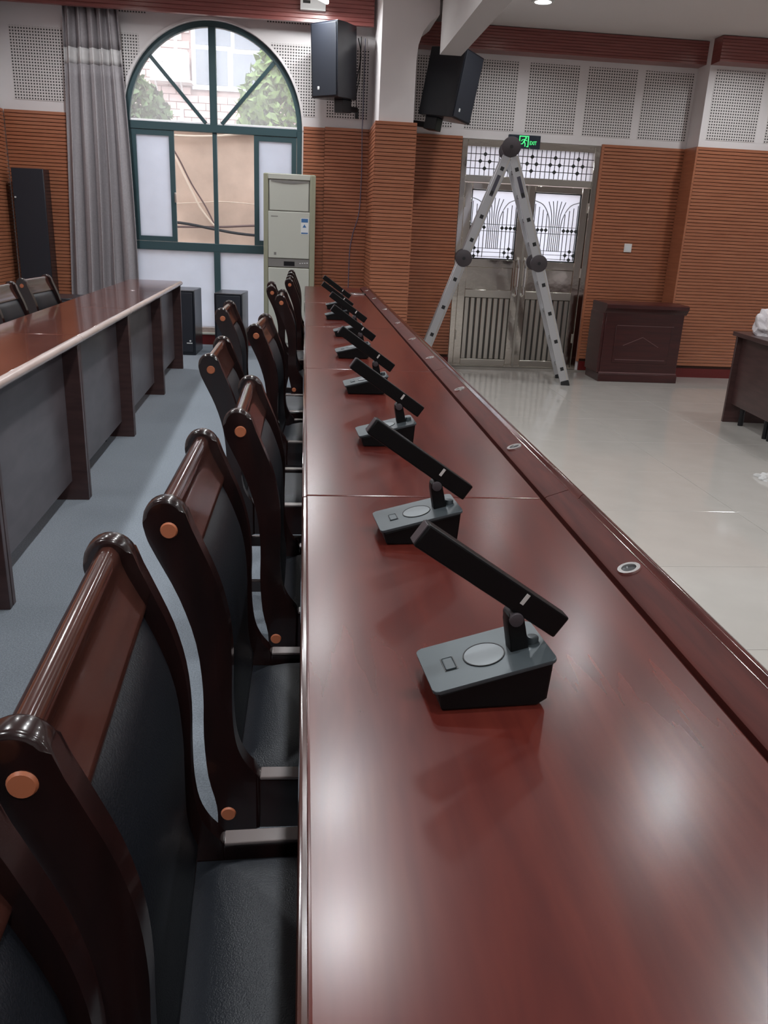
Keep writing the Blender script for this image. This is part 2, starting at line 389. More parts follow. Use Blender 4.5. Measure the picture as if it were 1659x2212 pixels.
# column with haunch, and the beam it carries
bm = prism([(.652, FZ), (1.02, FZ), (1.02, SZ + .02), (.652, SZ + .02)], 8.345, WY - .031, 'y')
hp = [(.672, SZ), (1.0, SZ), (1.0, 2.92), (1.012, 3.04), (1.05, 3.15), (1.11, 3.23), (1.188, 3.29), (1.188, CZ - .001), (.672, CZ - .001)]
col = struct('wall_column', prism(hp, 8.37, WY - .031, 'y'), M['white'], smooth=0)
slats(col, .652, 1.022, 8.345, FZ + .1, SZ)
me = new_mesh('wood_slat', box(0, .013, 0, WY - D - .03 - 8.347, -(PITCH - .0052), 0, .0016, 1), M['slat'], 0)
me2 = new_mesh('wood_slat', box(0, .013, 0, WY - D - 8.347, -(PITCH - .0052), 0, .0016, 1), M['slat'], 0)
k = 0
while SZ - k * PITCH > FZ + .14:
    obj('wood_slat', me, None, col, (.640, 8.3465, SZ - k * PITCH)); obj('wood_slat', me2, None, col, (1.021, 8.3465, SZ - k * PITCH)); k += 1
obj('slat_backing', box(.653, 1.021, 8.362, WY - D - .03, FZ, SZ - .003), M['slatback'], col)
struct('ceiling_beam', box(1.19, 1.385, YB, 8.22, 2.945, CZ - .001), M['beam'], smooth=0)

# ------------------------------------------------------------------ window
win = thing('window_1', None, None, (0, 0, 0)); win['kind'] = 'structure'
WF0, WF1 = WY + .05, WY + .11
def wbar(name, x0, x1, z0, z1, y0=WF0, y1=WF1, m='green'): return obj(name, box(x0, x1, y0, y1, z0, z1, .003, 1), M[m], win)
bm = bmesh.new(); n = 44; ri = .052
for i in range(n):
    t0, t1 = PI * i / n, PI * (i + 1) / n
    q = [(CX + (AR - .002 - d) * math.cos(t), AZ + (AH - .002 - d) * math.sin(t)) for t, d in ((t0, 0), (t1, 0), (t1, ri), (t0, ri))]
    prism(q, WF0, WF1, 'y', bm=bm)
obj('arch_frame', bm, M['green'], win)
bm = bmesh.new()      # plaster bead round the arch
for i in range(n):
    t0, t1 = PI * i / n, PI * (i + 1) / n
    q = [(CX + (AR + d) * math.cos(t), AZ + (AH + d) * math.sin(t)) for t, d in ((t0, -.001), (t1, -.001), (t1, .022), (t0, .022))]
    prism(q, WY - .012, WY + .01, 'y', bm=bm)
obj('arch_bead', bm, M['white'], win)
wbar('frame_jamb', CX - AR + .002, CX - AR + .055, .29, AZ); wbar('frame_jamb', CX + AR - .055, CX + AR - .002, .29, AZ)
wbar('mullion', CX - .04, CX + .03, AZ + .01, AZ + AH - .05, WF0 - .006, WF1)
wbar('transom', CX - AR + .055, CX + AR - .055, 2.29, 2.365, WF0 - .006, WF1 + .004)
def diag(x, z): return obj('radial_bar', bar((x, WY + .078, z), (CX + (.075 if x > CX else -.085), WY + .078, 2.375), .036, .04, bev=.003), M['green'], win)
diag(-1.585, 2.995); diag(-.29, 3.01)
# middle band: frosted sash / open gap / frosted sash
def pane(name, x0, x1, z0, z1, y, m): return obj(name, box(x0, x1, y, y + .006, z0, z1), M[m], win, smooth=0)
wbar('bottom_rail', CX - AR + .055, CX + AR - .055, 1.125, 1.21)
wbar('mullion', CX - .022, CX + .022, 1.21, 2.29, WF0 + .01, WF1)
wbar('mullion', CX - .032, CX + .032, .32, 1.125)
def sash(x0, x1):
    g = obj('sash', box(x0, x0 + .05, WF0 + .002, WF1 - .02, 1.212, 2.288), M['green'], win)
    for a in ((x1 - .05, x1, 1.212, 2.288), (x0 + .05, x1 - .05, 1.212, 1.262), (x0 + .05, x1 - .05, 2.238, 2.288)):
        obj('sash_rail', box(a[0], a[1], WF0 + .003, WF1 - .021, a[2], a[3]), M['green'], g)
    obj('pane', box(x0 + .05, x1 - .05, WF0 + .018, WF0 + .024, 1.262, 2.238), M['frost'], g, smooth=0)
    return g
sash(CX - AR + .057, -1.345); sash(-.535, CX + AR - .057)
obj('latch', box(-1.355, -1.338, WF0 - .02, WF0 + .002, 1.60, 1.70, .004), M['steeldull'], win)
pane('pane', CX - AR + .055, CX - .032, .335, 1.125, WF0 + .03, 'frost'); pane('pane', CX + .032, CX + AR - .055, .335, 1.125, WF0 + .03, 'frost')
wbar('bottom_sill', CX - AR + .002, CX + AR - .002, .275, .335, WF0 - .04, WF1, 'ledge_pale')
obj('sill_bead', box(CX - AR - .02, CX + AR + .02, WY - .03, WY + .012, .262, .282, .004), M['ac'], win)
obj('skirting', box(CX - AR - .02, CX + AR + .02, WY - .022, WY - .001, FZ, .262), M['base'], win)
for s in (-1, 1):      # two arched lights
    bm = bmesh.new(); m_ = 20
    for i in range(m_):
        t0, t1 = PI / 2 * i / m_, PI / 2 * (i + 1) / m_
        pa = [(CX + s * (AR - .05) * math.sin(t), AZ + (AH - .05) * math.cos(t)) for t in (t0, t1)]
        if abs(pa[1][0] - pa[0][0]) < 1e-5: continue
        prism([(pa[0][0], 2.36), (pa[1][0], 2.36), (pa[1][0], max(2.362, pa[1][1])), (pa[0][0], pa[0][1])], WY + .084, WY + .088, 'y', bm=bm)
    bmesh.ops.remove_doubles(bm, verts=bm.verts, dist=1e-5)
    inner = [f for f in bm.faces if abs(f.normal.x) > .99 and False]
    obj('arched_pane', bm, M['glass'], win, smooth=0)

# ------------------------------------------------------------------ steel double door
door = thing('door_1', None, None, (0, 0, 0)); door['kind'] = 'structure'
DY = WY + .02
def dpart(name, x0, x1, y0, y1, z0, z1, m='steel', parent=None, bev=.004): return obj(name, box(x0, x1, y0, y1, z0, z1, bev, 1) if bev else box(x0, x1, y0, y1, z0, z1), M[m], parent or door)
dpart('jamb', DX0, DX0 + .06, DY - .03, DY + .08, 0, 2.37); dpart('jamb', DX1 - .06, DX1, DY - .03, DY + .08, 0, 2.37)
dpart('head', DX0 + .06, DX1 - .06, DY - .03, DY + .08, 2.302, 2.37)
dpart('transom_bar', DX0 + .06, DX1 - .06, DY - .025, DY + .08, 1.955, 2.022, 'steeldull')
tr = dpart('transom_light', DX0 + .06, DX1 - .06, DY + .04, DY + .048, 2.022, 2.302, 'frostdoor', bev=0)
x0, x1 = DX0 + .06, DX1 - .06; nb = 27; dxb = (x1 - x0) / nb
mv = new_mesh('glazing_bar', box(-.0028, .0028, 0, .012, 0, .28), M['lattice'], 0)
for i in range(1, nb): obj('glazing_bar', mv, None, tr, (x0 + i * dxb, DY + .026, 2.022))
mh = new_mesh('glazing_bar', box(0, x1 - x0, 0, .01, -.0035, .0035), M['lattice'], 0)
for z in (2.095, 2.165, 2.235): obj('glazing_bar', mh, None, tr, (x0, DY + .027, z))
def diamond_mesh(r): return new_mesh('diamond', prism([(-r, 0), (0, -r), (r, 0), (0, r)], 0, .016, 'y'), M['lattice'], 0)
dm = diamond_mesh(.024); dm2 = diamond_mesh(.022)
for c in range(5):
    i0 = 4 + c * 5 - (1 if c == 0 else 0) + (1 if c == 0 else 0)
    for di, z in ((0, 2.235), (-1, 2.165), (1, 2.165), (0, 2.095)):
        if 0 < i0 + di < nb: obj('diamond', dm, None, tr, (x0 + (i0 + di) * dxb, DY + .023, z))
def leaf(xa, xb, hinge_left):
    lf = thing('door_leaf', None, None); lf.parent = door
    gx0, gx1, gz0, gz1 = xa + .085, xb - .085, 1.175, 1.885
    def p(name, a, b, c, d, m='steel', y0=DY - .015, y1=DY + .04, bev=.004): return obj(name, box(a, b, y0, y1, c, d, bev, 1) if bev else box(a, b, y0, y1, c, d), M[m], lf)
    p('stile', xa + .003, gx0, .012, 1.95); p('stile', gx1, xb - .003, .012, 1.95)
    p('top_rail', gx0, gx1, gz1, 1.95); p('lock_rail', gx0, gx1, 1.09, gz0)
    p('mirror_panel', gx0, gx1, .85, 1.09, 'steel', DY - .002, DY + .03)
    p('mid_rail', gx0, gx1, .765, .85, 'steeldull'); p('bottom_rail', gx0, gx1, .012, .085, 'steeldull')
    lp = p('ribbed_panel', gx0, gx1, .085, .765, 'steeldark', DY + .008, DY + .03, 0)
    n_ = 8; w = (gx1 - gx0) / n_; ms = new_mesh('panel_rib', box(.009, w - .009, 0, .014, .088, .762, .004, 1), M['steeldull'], 0)
    for i in range(n_): obj('panel_rib', ms, None, lp, (gx0 + i * w, DY - .006, 0))
    g = p('glass_pane', gx0, gx1, gz0, gz1, 'frostdoor', DY + .012, DY + .02, 0)
    for q in ((gx0, gx0 + .01, gz0, gz1), (gx1 - .01, gx1, gz0, gz1), (gx0, gx1, gz0, gz0 + .012), (gx0, gx1, gz1 - .01, gz1)):
        obj('glazing_bead', box(q[0], q[1], DY - .004, DY + .012, q[2], q[3]), M['lattice'], g)
    # etched fan and lattice
    yb = DY + .002; cx = (gx0 + gx1) / 2; wd = gx1 - gx0; zt = gz1 - .10
    def line(name, pts, r=.0042, m='lattice'): return obj(name, tube([(a, yb, b) for a, b in pts], r, 6), M[m], g)
    for k in range(-2, 3):
        top = (cx + k * .047, gz1 - .075 - .006 * abs(k)); xs_ = cx + k * .022
        line('fan_stem', spline([(xs_, gz0 + .11), (xs_, gz0 + .38), (xs_ + k * .004, gz0 + .5), top], 5))
    for s in (-1, 1):
        line('fan_arc', spline([(cx + s * .064, gz0 + .11), (cx + s * .064, gz0 + .36), (cx + s * .085, gz0 + .48), (cx + s * .15, gz0 + .585), (cx + s * (wd / 2 - .015), gz0 + .625)], 6), .0052, 'lattice_lt')
        for k in range(4):
            x = cx + s * (.1 + k * .046); zt_ = gz0 + .49 + (.028 * k if k else -.01) + .02
            line('lattice_bar', [(x, gz0 + .02), (x, zt_)], .0042)
            obj('diamond', dm2, None, g, (x, DY - .008, gz0 + .33))
    for z in (.03, .075, .115, .295, .365): line('lattice_bar', [(gx0 + .01, gz0 + z), (gx1 - .01, gz0 + z)], .003)
    for s in (-1, 1):
        for a, b in ((.192, .115), (.146, .075), (.238, .075), (.192, .03)):
            obj('diamond', dm2, None, g, (cx + s * a, DY - .008, gz0 + b))
    hx = xb - .04 if hinge_left else xa + .04
    h = obj('pull_handle', tube([(hx, DY - .018, .80), (hx, DY - .07, .82), (hx, DY - .075, .9), (hx, DY - .075, 1.1), (hx, DY - .07, 1.18), (hx, DY - .018, 1.2)], .014, 10), M['chrome'], lf)
    for z in (.3, 1.02, 1.7): obj('hinge', cyl(((xa + .008) if hinge_left else (xb - .008), DY - .02), .011, z, z + .1, 'z', 12), M['steeldull'], lf)
mid = (DX0 + DX1) / 2
leaf(DX0 + .06, mid, True); leaf(mid, DX1 - .06, False)
dpart('meeting_strip', mid - .006, mid + .022, DY - .021, DY - .0155, .012, 1.95, 'steeldull', bev=.002)
dpart('threshold', DX0 + .06, DX1 - .06, DY - .02, DY + .06, .0, .010, 'steeldull', bev=0)

# ------------------------------------------------------------------ lamps
def downlight(x, y, where, w=LAMP_W, col=(.95, .98, 1.0)):
    t = thing('downlight', 'round white recessed downlight in the ceiling over ' + where, 'downlight', (x, y, CR if x > 1.3 else CZ), 0, 'downlights over ' + where)
    obj('rim', ring((0, 0), .072, .098, -.0008, -.012, 'z'), M['lamprim'], t)
    obj('lens', cyl((0, 0), .072, -.006, -.0008, 'z', 24), M['lamp'], t)
    d = bpy.data.lights.new('downlight_bulb', 'AREA'); d.shape = 'DISK'; d.size = .14; d.energy = w; d.color = col; d.spread = math.radians(150)
    o = bpy.data.objects.new('downlight_bulb', d); C.objects.link(o); o.parent = t; o.location = (0, 0, -.014)
    return t
downlight(2.05, 8.05, 'the folding ladder')
for y in (2.3, 3.6, 5.26, .6, -1.2, -3): downlight(2.05, y, 'the tiles beside the long desk row')
for x, y in ((.2, 3.0), (.2, 3.93), (.14, 5.9), (.2, .9), (.2, -1.2), (.2, -3)): downlight(x, y, 'the long desk row', LAMP_W * 1.45)
for x in (4.3, 6.4):
    for y in (.5, 3.0, 5.5, 8.0): downlight(x, y, 'the open tiled floor')
for y in (.0, 3.0, 5.5, 7.9): downlight(-1.75, y, 'the left desk row', LAMP_W * 2.1)
# tube lamp above the left loudspeaker
t = thing('tube_lamp', 'bright white tube lamp hung over the wall loudspeaker', 'lamp', (.03, 8.46, 3.39), math.radians(60))
obj('lamp_body', box(-.3, .3, -.03, .03, .028, .068, .006), M['lamprim'], t)
obj('lamp_tube', tube([(-.3, 0, .012), (.3, 0, .012)], .018, 12), M['lamp'], t)
d = bpy.data.lights.new('tube_bulb', 'AREA'); d.shape = 'RECTANGLE'; d.size = .58; d.size_y = .03; d.energy = 22; d.color = (.95, .98, 1)
o = bpy.data.objects.new('tube_bulb', d); C.objects.link(o); o.parent = t; o.location = (0, 0, -.008)
# small white wall box on the cornice
t = thing('junction_box', 'white box fixed on the cornice above the arched window', 'box', (.055, 8.969, 3.50), 0)
obj('box_body', box(-.125, .115, -.06, 0, -.13, -.002, .004), M['paper'], t); obj('box_socket', box(-.1, -.03, -.063, -.06, -.075, -.05), M['blackplug'], t)

# ------------------------------------------------------------------ long right-hand desk row
def table_unit(y0, y1, label, grom):
    t = thing('conference_desk', label, 'desk', (0, y0, FZ), 0, 'desk sections of the long mahogany row')
    L_ = y1 - y0; z = T - FZ; g = .0012
    o = obj('table_top', box(.008, .492, g, L_ - g, z - .032, z, .0035, 2), M['table'], t)
    obj('front_edge', box(.0, .012, g, L_ - g, z - .034, z - .003, .004, 2), M['crest'], t)
    obj('groove', box(.492, .502, g, L_ - g, z - .03, z - .012), M['groove'], t)
    # raised sloping ledge
    st = obj('ledge', prism([(.500, z - .03), (.500, z + .001), (.503, z + .004), (.5465, z + .0195), (.5495, z + .018), (.5495, z - .03)], g, L_ - g, 'y'), M['strip'], t)
    # nose moulding: cove, bead, lower roll
    pr = [(.5495, z - .03), (.5495, z + .016), (.553, z + .010), (.558, z + .0035), (.566, z - .001), (.572, z + .001), (.576, z + .008), (.581, z + .010), (.587, z + .007), (.590, z - .002), (.590, z - .010), (.596, z - .010), (.600, z - .018), (.598, z - .03)]
    obj('nose_moulding', prism(pr, g, L_ - g, 'y'), M['moulding'], t, smooth=50)
    obj('modesty_panel', box(.535, .555, .03, L_ - .03, .05, z - .034), M['tabledark'], t)
    for a in (g, L_ - g - .028): obj('side_panel', box(.10, .57, a, a + .028, 0, z - .034, .002, 1), M['tabledark'], t)
    sl = math.atan2(.0155, .0435)
    for gy in grom:
        gr = obj('cable_grommet', ring((0, 0), .0115, .0185, 0, .004, 'z'), M['chrome'], t, (.5245, gy - y0, z + .0118), (0, -sl, 0))
        obj('grommet_hole', cyl((0, 0), .0118, -.0004, .0006, 'z', 20), M['black'], gr)
    return t
JY = [-.10, 1.56, 3.11, 4.49, 5.94, 7.58]
GR = [(.40, 1.163), (1.927, 2.692), (3.387, 3.985), (4.676, 5.472), (6.317, 7.12)]
ordn = ['fifth', 'fourth', 'third', 'second', 'first']
for i in range(5):
    table_unit(JY[i], JY[i + 1], 'mahogany desk section with sloped ledge, %s from the window end of its row' % ordn[i], GR[i])
# silver outlet tray at the far end
t = thing('socket_panel', 'silver pop-up socket panel lying on the desk end near the column', 'socket panel', (.43, 6.86, T), math.radians(4))
obj('panel_frame', box(-.05, .05, -.085, .085, 0, .008, .002, 1), M['chrome'], t)
obj('panel_slot', box(-.046, .046, -.02, .02, .008, .0095), M['black'], t)
obj('panel_end', box(.05, .062, -.06, .06, 0, .012, .002, 1), M['black'], t)

# ------------------------------------------------------------------ microphones
def make_mic():
    t = thing('desk_microphone', '', 'microphone', (0, 0, T), 0, 'desk microphones on the long row')
    W2, L0, L1 = .049, 0.0, .142
    bm = prism([(.010, .004), (.012, 0.0), (L1 - .018, 0.0), (L1 - .006, .008), (L1 - .003, .057), (.004, .0225)], -W2 + .004, W2 - .004, 'y', .0035, 2)
    obj('base', bm, M['micblack'], t)
    a = math.atan2(.0350, L1); ca, sa = math.cos(a), math.sin(a)
    Ln = L1 / ca
    rr = .007; rp_ = []
    for cx_, cy_, a0 in ((Ln - rr, W2 - rr, 0), (rr, W2 - rr, 90), (rr, -W2 + rr, 180), (Ln - rr, -W2 + rr, 270)):
        rp_ += [(cx_ + rr * math.cos(math.radians(a0 + k * 18)), cy_ + rr * math.sin(math.radians(a0 + k * 18))) for k in range(6)]
    pl = obj('top_plate', prism(rp_, 0, .0045, 'z', .0012, 2), M['micplate'], t, (0, 0, .0225), (0, -a, 0))
    dish = obj('dish', cyl((.073, 0), .0235, .0047, .0052, 'z', 36), M['micdish'], pl)
    obj('dish_rim', ring((.073, 0), .0235, .025, .0046, .0056, 'z', 36), M['micblack'], pl)
    b = obj('button', box(.024, .037, -.0125, .0125, .0046, .0056, .0015, 2), M['micplate'], pl)
    for q in ((.0225, .024, -.014, .014), (.037, .0385, -.014, .014), (.024, .037, -.014, -.0125), (.024, .037, .0125, .014)):
        obj('button_seam', box(q[0], q[1], q[2], q[3], .0045, .0049), M['black'], pl)
    obj('stem', prism([(.100, .046), (.122, .052), (.1115, .094), (.107, .102), (.099, .103), (.092, .097), (.0915, .088)], -.0105, .0105, 'y', .002, 2), M['micblack'], t)
    obj('pivot', cyl((.101, .094), .0085, -.014, .014, 'y', 18, bev=.001), M['hinge'], t)
    obj('plug', cyl((.128, 0), .0075, .054, .066, 'z', 16, r2=.007, bev=.001), M['micplate'], t)
    # arm: flat bar tilted towards the seat
    p, q = Vector((.1585, 0, .0795)), Vector((-.0165, 0, .2000))
    arm = obj('arm', bar(p, q, .030, .021, bev=.0025), M['micblack'], t)
    d = (q - p).normalized(); nrm = Vector((-d.z, 0, d.x)) * -1
    c = p + d * .063
    obj('indicator', bar(c + nrm * .0115 + Vector((0, -.0107, 0)), c - nrm * .0025 + Vector((0, -.0107, 0)), .005, .001), M['micled'], arm)
    obj('end_cap', bar(q - d * .0005, q + d * .0016, .026, .017, bev=.0006), M['hinge'], arm)
    return t
mic0 = make_mic()
MX = [(.145, .826, 5), (.131, 1.335, 4.5), (.137, 1.997, 3), (.133, 2.667, 2), (.132, 3.42, 2), (.146, 4.12, 0), (.122, 4.885, 2), (.142, 5.535, -1)]
names8 = ['eighth', 'seventh', 'sixth', 'fifth', 'fourth', 'third', 'second', 'first']
for i, (x, y, a) in enumerate(MX):
    m_ = mic0 if i == 0 else dup(mic0)
    m_.location = (x, y, T); m_.rotation_euler = (0, 0, math.radians(a))
    m_['label'] = 'black desk microphone with tilted bar arm, %s from the window end of the desk row' % names8[i]

# ------------------------------------------------------------------ chairs
HW = .215
def make_chair():
    t = thing('conference_chair', '', 'chair', (0, 0, FZ), 0, 'dark wooden chairs with black leather')
    back = [(-.0715, .874), (-.066, .852), (-.054, .825), (-.026, .764), (-.004, .690), (.004, .610), (.003, .530), (.008, .455), (.020, .398), (.020, .345), (.012, .2), (-.006, 0)]
    front = [(.034, 0), (.052, .2), (.066, .345), (.088, .352), (.088, .452), (.079, .463), (.066, .480), (.054, .508), (.048, .550), (.047, .605), (.048, .665), (.043, .727), (.029, .786), (.006, .845), (-.0045, .870)]
    bpts = spline(back, 3); fpts = spline(front[:3], 2)[:-1] + front[2:5] + spline(front[5:], 3)
    poly = bpts + fpts + [(-.0415 + .0305 * math.cos(math.radians(a_)), .8835 + .0305 * math.sin(math.radians(a_))) for a_ in range(20, 190, 14)]
    for s in (-1, 1):
        y0, y1 = (s * HW - s * .030, s * HW)
        f = obj('side_frame', prism(poly, min(y0, y1), max(y0, y1), 'y', .006, 3), M['frame'], t, smooth=45)
        for bx, bz in ((-.036, .868), (.038, .384)):
            obj('wood_plug', cyl((bx, bz), .0125, s * HW - .0005 * s, s * (HW + .0032), 'y', 20, r2=.0105), M['copper'], f)
        r = obj('side_rail', box(.086, .405, min(y0, y1) + .003, max(y0, y1) - .003, .352, .446, .003, 2), M['frame'], t)
        obj('rail_cap', box(.088, .43, min(y0, y1) + .001, max(y0, y1) - .001, .446, .4515, .002, 2), M['railtop'], r)
        obj('leg', prism([(.392, 0), (.425, 0), (.436, .446), (.392, .446)], min(y0, y1), max(y0, y1), 'y', .003, 2), M['frame'], t)
        obj('stretcher', box(.045, .40, min(y0, y1) + .006, max(y0, y1) - .006, .15, .19, .004, 2), M['frame'], t)
    iw = HW - .030
    obj('stretcher', box(.20, .23, -iw - .01, iw + .01, .152, .186, .004, 2), M['frame'], t)
    cr = [(-.047, .903), (-.057, .893), (-.058, .878), (-.049, .85), (-.036, .806), (-.020, .812), (-.0005, .820), (-.006, .835), (-.019, .862), (-.026, .880), (-.029, .894), (-.037, .903)]
    obj('crest_rail', prism(spline(cr[:5], 3) + spline(cr[5:] + [cr[0]], 3)[:-1], -iw - .004, iw + .004, 'y'), M['crest'], t, smooth=50)
    # back cushion: bulging sheet with thickness
    bm = bmesh.new(); prof = spline([(-.004, .822), (.006, .800), (.020, .765), (.033, .722), (.039, .665), (.039, .605), (.040, .540), (.046, .490), (.058, .452)], 3)
    ny = 14; rows = []
    for i, (x, z) in enumerate(prof):
        u = i / (len(prof) - 1); row = []
        for j in range(ny + 1):
            v = -1 + 2 * j / ny; e = (1 - v ** 4) * min(1, u * 9) * min(1, (1 - u) * 9)
            row.append(bm.verts.new((x - .006 + .015 * e, v * iw, z)))
        rows.append(row)
    brow = [[bm.verts.new((x - .034, s * iw, z)) for s in (-1, 1)] for x, z in prof]
    for a, b in zip(rows, rows[1:]):
        for j in range(ny): bm.faces.new((a[j], a[j + 1], b[j + 1], b[j]))
    for (a, b), ra, rb in zip(zip(brow, brow[1:]), rows, rows[1:]):
        bm.faces.new((a[0], a[1], b[1], b[0])); bm.faces.new((ra[0], rb[0], b[0], a[0])); bm.faces.new((ra[-1], a[1], b[1], rb[-1]))
    bm.faces.new(rows[0] + [brow[0][1], brow[0][0]]); bm.faces.new(rows[-1][::-1] + [brow[-1][0], brow[-1][1]])
    obj('back_cushion', bm, M['leather'], t, smooth=60)
    # seat cushion
    bm = bmesh.new(); nx, ny = 12, 12; g = []
    for i in range(nx + 1):
        u = i / nx; row = []
        for j in range(ny + 1):
            v = -1 + 2 * j / ny
            e = (1 - abs(2 * u - 1) ** 6) * (1 - abs(v) ** 6)
            row.append(bm.verts.new((.05 + u * .40, v * (iw - .001), .424 + .036 * e)))
        g.append(row)
    for a, b in zip(g, g[1:]):
        for j in range(ny): bm.faces.new((a[j], a[j + 1], b[j + 1], b[j]))
    lo = {}
    border = [g[0][j] for j in range(ny + 1)] + [g[i][ny] for i in range(1, nx + 1)] + [g[nx][j] for j in range(ny - 1, -1, -1)] + [g[i][0] for i in range(nx - 1, 0, -1)]
    low = [bm.verts.new((v.co.x, v.co.y, .385)) for v in border]; k = len(border)
    for i in range(k): bm.faces.new((border[i], border[(i + 1) % k], low[(i + 1) % k], low[i]))
    bm.faces.new(low)
    obj('seat_cushion', bm, M['seat'], t, smooth=60)
    obj('seat_rail', box(.395, .425, -iw, iw, .352, .384, .002, 1), M['frame'], t)
    return t
ch0 = make_chair()
CH = [(-.192, .280, 1.5), (-.183, .757, 2.5), (-.147, 1.307, -.5), (-.093, 1.895, 0), (-.234, 2.645, 0), (-.136, 3.446, -3), (-.328, 4.015, 0), (-.09, 4.905, 0), (-.174, 5.59, 2), (-.07, 6.38, 0), (-.07, 7.21, 0)]
ord11 = ['eleventh', 'tenth', 'ninth', 'eighth', 'seventh', 'sixth', 'fifth', 'fourth', 'third', 'second', 'first']
for i, (x, y, a) in enumerate(CH):
    c = ch0 if i == 0 else dup(ch0)
    c.location = (x, y, FZ); c.rotation_euler = (0, 0, math.radians(a))
    c['label'] = 'dark wooden chair with black leather, %s from the window end of the microphone desk' % ord11[i]
for x, y, a, lb in ((-1.615, 5.385, -4, 'chair behind the left desk row, nearest its curtain end'), (-1.60, 4.71, 0, 'chair behind the left desk row, second from its curtain end')):
    c = dup(ch0); c.location = (x, y, FZ); c.rotation_euler = (0, 0, math.radians(a)); c['label'] = 'dark wooden ' + lb

# ------------------------------------------------------------------ left desk row
LA = math.radians(1.25)
def left_desk(y0, y1, label):
    t = thing('panel_desk', label, 'desk', (-.985 - (y0 - 2.63) * .0215, y0, FZ), LA, 'left desk sections')
    L_ = y1 - y0 - .003; z = T - FZ
    obj('table_top', box(-.43, .0, 0, L_, z - .036, z, .003, 1), M['ltable'], t)
    obj('edge_moulding', prism([(0, z - .036), (.012, z - .034), (.022, z - .024), (.022, z - .014), (.014, z - .004), (.004, z), (0, z)], 0, L_, 'y'), M['ledge_pale'], t, smooth=50)
    obj('modesty_panel', box(-.085, -.068, .03, L_ - .03, .095, z - .037), M['modesty'], t)
    for a in (.001, L_ - .029):
        p = obj('side_panel', box(-.40, .003, a, a + .028, 0, z - .037, .002, 1), M['tabledark'], t)
    return t
LY = [1.42, 2.645, 3.83, 5.065, 6.385, 7.60]
for i in range(5): left_desk(LY[i], LY[i + 1], 'dark panelled desk section of the left row, %s from its curtain end' % ordn[i])

# ------------------------------------------------------------------ curtain
def curtain():
    t = thing('curtain', 'grey pleated curtain gathered beside the arched window', 'curtain', (-2.13, 9.10, FZ))
    NU, z0, z1 = 150, .03, 3.17
    def sheet(za, zb, nz, m, name, off=0):
        bm = bmesh.new(); rows = []
        for i in range(nz + 1):
            z = za + (zb - za) * i / nz; f = 1 - (z - z0) / (z1 - z0)
            xl, xr = -.185 - .15 * f, .325 + .07 * f + (.03 * math.sin(f * 3))
            row = []
            for j in range(NU + 1):
                u = j / NU; ph = u * 2 * PI * 5.5 + .5 * math.sin(u * 9 + 2 * f)
                amp = .040 + .018 * f
                row.append(bm.verts.new((xl + (xr - xl) * (u + .012 * math.sin(ph * 2)), amp * math.sin(ph) + .012 * math.sin(ph * 2.3 + 3 * f) - off, z)))
            rows.append(row)
        for a, b in zip(rows, rows[1:]):
            for j in range(NU): bm.faces.new((a[j], a[j + 1], b[j + 1], b[j]))
        o = obj(name, bm, M[m], t, smooth=180)
        md = o.modifiers.new('thickness', 'SOLIDIFY'); md.thickness = .004
    sheet(z0, 2.66, 24, 'curtain', 'curtain_body'); sheet(2.66, 2.80, 3, 'curtain_lt', 'curtain_band'); sheet(2.80, z1, 4, 'curtain', 'curtain_heading')
    obj('curtain_rail', tube([(-.45, 0, z1 + .012), (1.2, 0, z1 + .012)], .012, 10), M['lamprim'], t)
curtain()

# ------------------------------------------------------------------ air conditioner
t = thing('air_conditioner', 'tall cream floor-standing air conditioner beside the arched window', 'air conditioner', (-.418, 8.80, FZ))
w, h, dp = .52, 1.76, .33
obj('cabinet', box(0, w, .02, dp, 0, h, .012, 2), M['ac_dk'], t)
obj('side_trim', box(0, .045, 0, .03, .02, h - .004, .008, 2), M['ac_dk'], t); obj('side_trim', box(w - .055, w, 0, .03, .02, h - .004, .008, 2), M['ac_dk'], t)
obj('top_frame', box(.045, w - .055, .002, .03, h - .055, h - .004, .004, 1), M['ac'], t)
lv = obj('outlet_cover', box(.060, w - .070, .008, .03, h - .345, h - .062, .004, 1), M['ac'], t)
obj('outlet_recess', box(.052, w - .062, .014, .028, h - .352, h - .055), M['ac_grey'], t)
obj('outlet_lip', prism([(.075 + .37 * i / 12, h - .072 - .020 * math.sin(PI * i / 12)) for i in range(13)] + [(.445, h - .066), (.075, h - .066)], .004, .010, 'y'), M['ac_grey'], lv)
fp = obj('front_panel', box(.047, w - .057, .0, .03, .955, h - .355, .006, 2), M['ac'], t)
obj('brand_mark', box(.075, .145, -.001, .001, h - .407, h - .399), M['ac_grey'], fp)
lab = obj('energy_label', box(.375, .452, -.0012, .001, h - .565, h - .410), M['paper'], fp)
obj('label_head', box(.380, .447, -.0018, 0, h - .45, h - .415), M['blue'], lab); obj('label_foot', box(.380, .447, -.0018, 0, h - .560, h - .548), M['blue'], lab)
obj('label_arrow', prism([(.392, h - .500), (.412, h - .468), (.432, h - .500)], -.0018, 0, 'y'), M['blue'], lab)
obj('sticker', box(.105, .128, -.001, .001, .985, 1.012), M['ac_grey'], fp)
cp = obj('control_strip', box(.045, w - .057, .004, .03, .868, .95, .003, 1), M['ac_grey'], t)
obj('display', box(.205, .315, .002, .006, .882, .925), M['black'], cp)
for k in range(4): obj('key', box(.365 + k * .024, .378 + k * .024, .001, .006, .905 + .002 * k, .914 + .002 * k), M['lightgrey'], cp)
lp = obj('lower_panel', box(.047, w - .057, .0, .03, .05, .86, .006, 2), M['ac'], t)
obj('intake', box(.09, w - .1, -.001, .002, .08, .10), M['ac_grey'], lp)
obj('plinth', box(.01, w - .01, .03, dp - .01, -.0, .05), M['ac_grey'], t)

